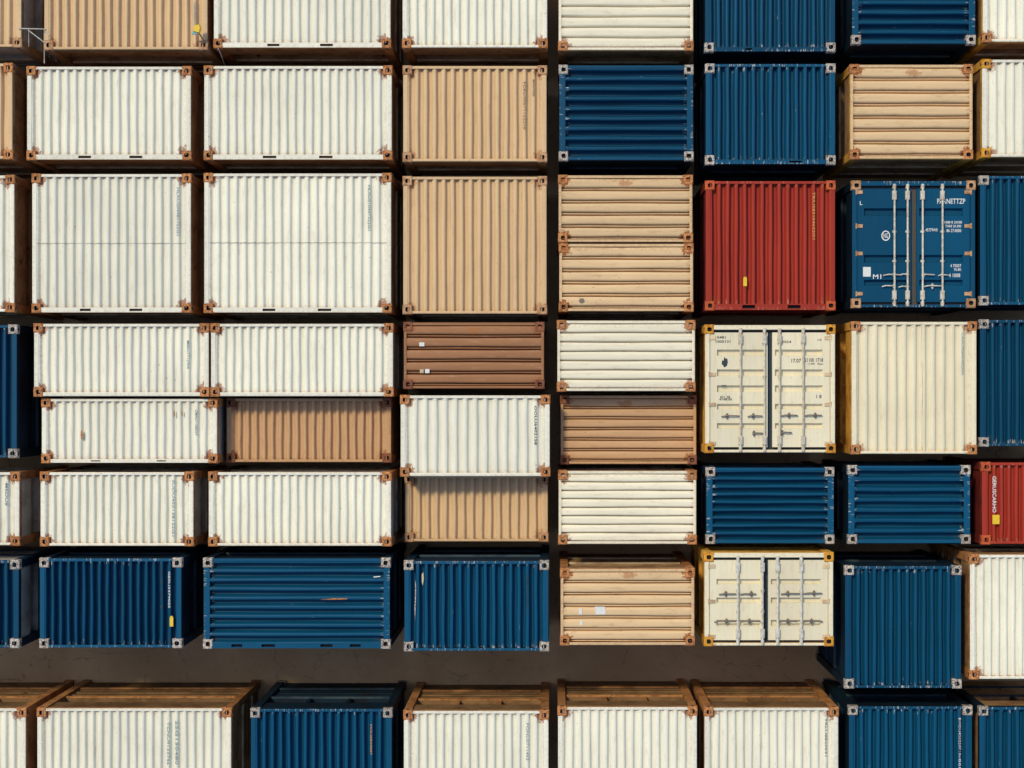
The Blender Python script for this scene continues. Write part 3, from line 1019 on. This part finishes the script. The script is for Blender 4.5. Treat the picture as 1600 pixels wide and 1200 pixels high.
container((1320, 884, 1503, 1076), ZH, 'blue', n=13, label='large blue square container jutting over the brown ground at the right')
container((1515, 866, 1690, 1062), ZH, 'white', n=13, sides='rustside', windows=True, label='white container at the right edge beside the large blue square one')
# row 8
container((-120, 1106, 41, 1290), Z, 'white', windows=True, shaded_north=True, label='white container cut by the bottom left corner of the photo')
container((57, 1106, 362, 1290), Z, 'white', n=22, text=[tx('TCNU 913374 6', 261, 1128, 1195), tx('22G1 30480', 272, 1126, 1195)], windows=False, shaded_north=True,
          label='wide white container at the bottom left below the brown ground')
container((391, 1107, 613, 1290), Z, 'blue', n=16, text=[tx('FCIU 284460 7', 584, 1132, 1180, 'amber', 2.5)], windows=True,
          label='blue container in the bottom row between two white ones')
container((630, 1110, 858, 1290), Z, 'white', n=16, text=[tx('PONU 071145 3', 829, 1130, 1188)], windows=True, shaded_north=True,
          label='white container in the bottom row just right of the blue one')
container((871, 1104, 1090, 1290), Z, 'white', n=15, windows=True, shaded_north=True, label='middle white container of three in the bottom row')
container((1100, 1105, 1311, 1290), Z, 'white', n=15, text=[tx('TRLU 882059 1', 1286, 1122, 1182, 'ink', 3)], windows=True, shaded_north=True,
          label='white container in the bottom row left of the blue pair')
container((1326, 1103, 1520, 1290), Z, 'blue', n=14, text=[tx('BMOU 455 280713 6 45G1', 1505, 1122, 1200, 'whiteink', 3.5), tx('22G1 30480 KG', 1494, 1124, 1186, 'navybar', 3)],
          label='blue container in the bottom row below the large blue square one')
container((1530, 1104, 1690, 1290), Z, 'blue', sides='tanside', windows=True, label='blue container cut by the bottom right corner of the photo')


# ------------------------------------------------------------------ small loose things on the top row
def tag(o, label, cat):
    o['label'] = label
    o['category'] = cat


def rod(mb, a, b, z0, z1, r):
    (xa, ya), (xb, yb) = at(*a, z0), at(*b, z1)
    mb.tube([(xa, ya, z0), (xb, yb, z1)], r, 6)


mb = MB()
zr = Z + 0.012
rod(mb, (29, 44.5), (71, 45.5), zr, zr, 0.011)
rod(mb, (44, 47), (70, 67), zr, zr, 0.010)
rod(mb, (69.3, 45), (69.3, 99), zr, zr - 0.15, 0.010)
rod(mb, (70, 48), (77, 55), zr, zr, 0.008)
rod(mb, (45, 46), (45, 73), zr, zr - 0.1, 0.007)
o = mb.build('wire_frame', M['steel'])
tag(o, 'bent grey wire frame wedged between two tan containers at the top left', 'wire frame')

x, y = at(321, 68, Z)
root = bpy.data.objects.new('marker_tag', None)
root.location = (x, y, Z)
COL.objects.link(root)
tag(root, 'small yellow and teal tag on a thin dark wire over the tan container', 'tag')
hx_, hy_ = at(307.5, 46, Z + 0.22)
hx_, hy_ = hx_ - x, hy_ - y
mb = MB()
mb.tube([(0, 0, 0.002), (hx_ * .5, hy_ * .5, 0.12), (hx_, hy_, 0.20)], 0.014, 6)
mb.build('wire', M['tarnish'], root)
mb = MB()
flag_pts = [(-0.08, -0.04), (0.05, -0.07), (0.08, 0.03), (0.05, 0.11), (-0.05, 0.09)]
for k in range(5):
    a, b = flag_pts[k], flag_pts[(k + 1) % 5]
    mb.quad((hx_ + a[0], hy_ + a[1], 0.18), (hx_ + b[0], hy_ + b[1], 0.18), (hx_ + b[0] * .8, hy_ + b[1] * .8, 0.235), (hx_ + a[0] * .8, hy_ + a[1] * .8, 0.235))
mb.poly([(hx_ + a * .8, hy_ + b * .8, 0.235) for a, b in flag_pts])
mb.poly([(hx_ + a, hy_ + b, 0.18) for a, b in flag_pts[::-1]])
mb.build('flag', M['yellow'], root)
mb = MB()
mb.box(hx_ - 0.10, hy_ - 0.085, 0.17, hx_ + 0.01, hy_ - 0.02, 0.20, bev=0.01)
mb.build('clip', M['tealtag'], root)

mb = MB()
pts = []
for (px, py, zz) in ((341, 76, Z - 0.02), (344, 82, Z - 0.18), (347, 90, Z - 0.35), (349, 96, Z - 0.7), (352, 104, Z - 1.0)):
    a, b = at(px, py, zz)
    pts.append((a, b, zz))
mb.tube(pts, 0.013, 6)
o = mb.build('loose_strap', M['steel'])
tag(o, 'thin grey strap dangling from a rusty corner of the white container in the top row', 'strap')
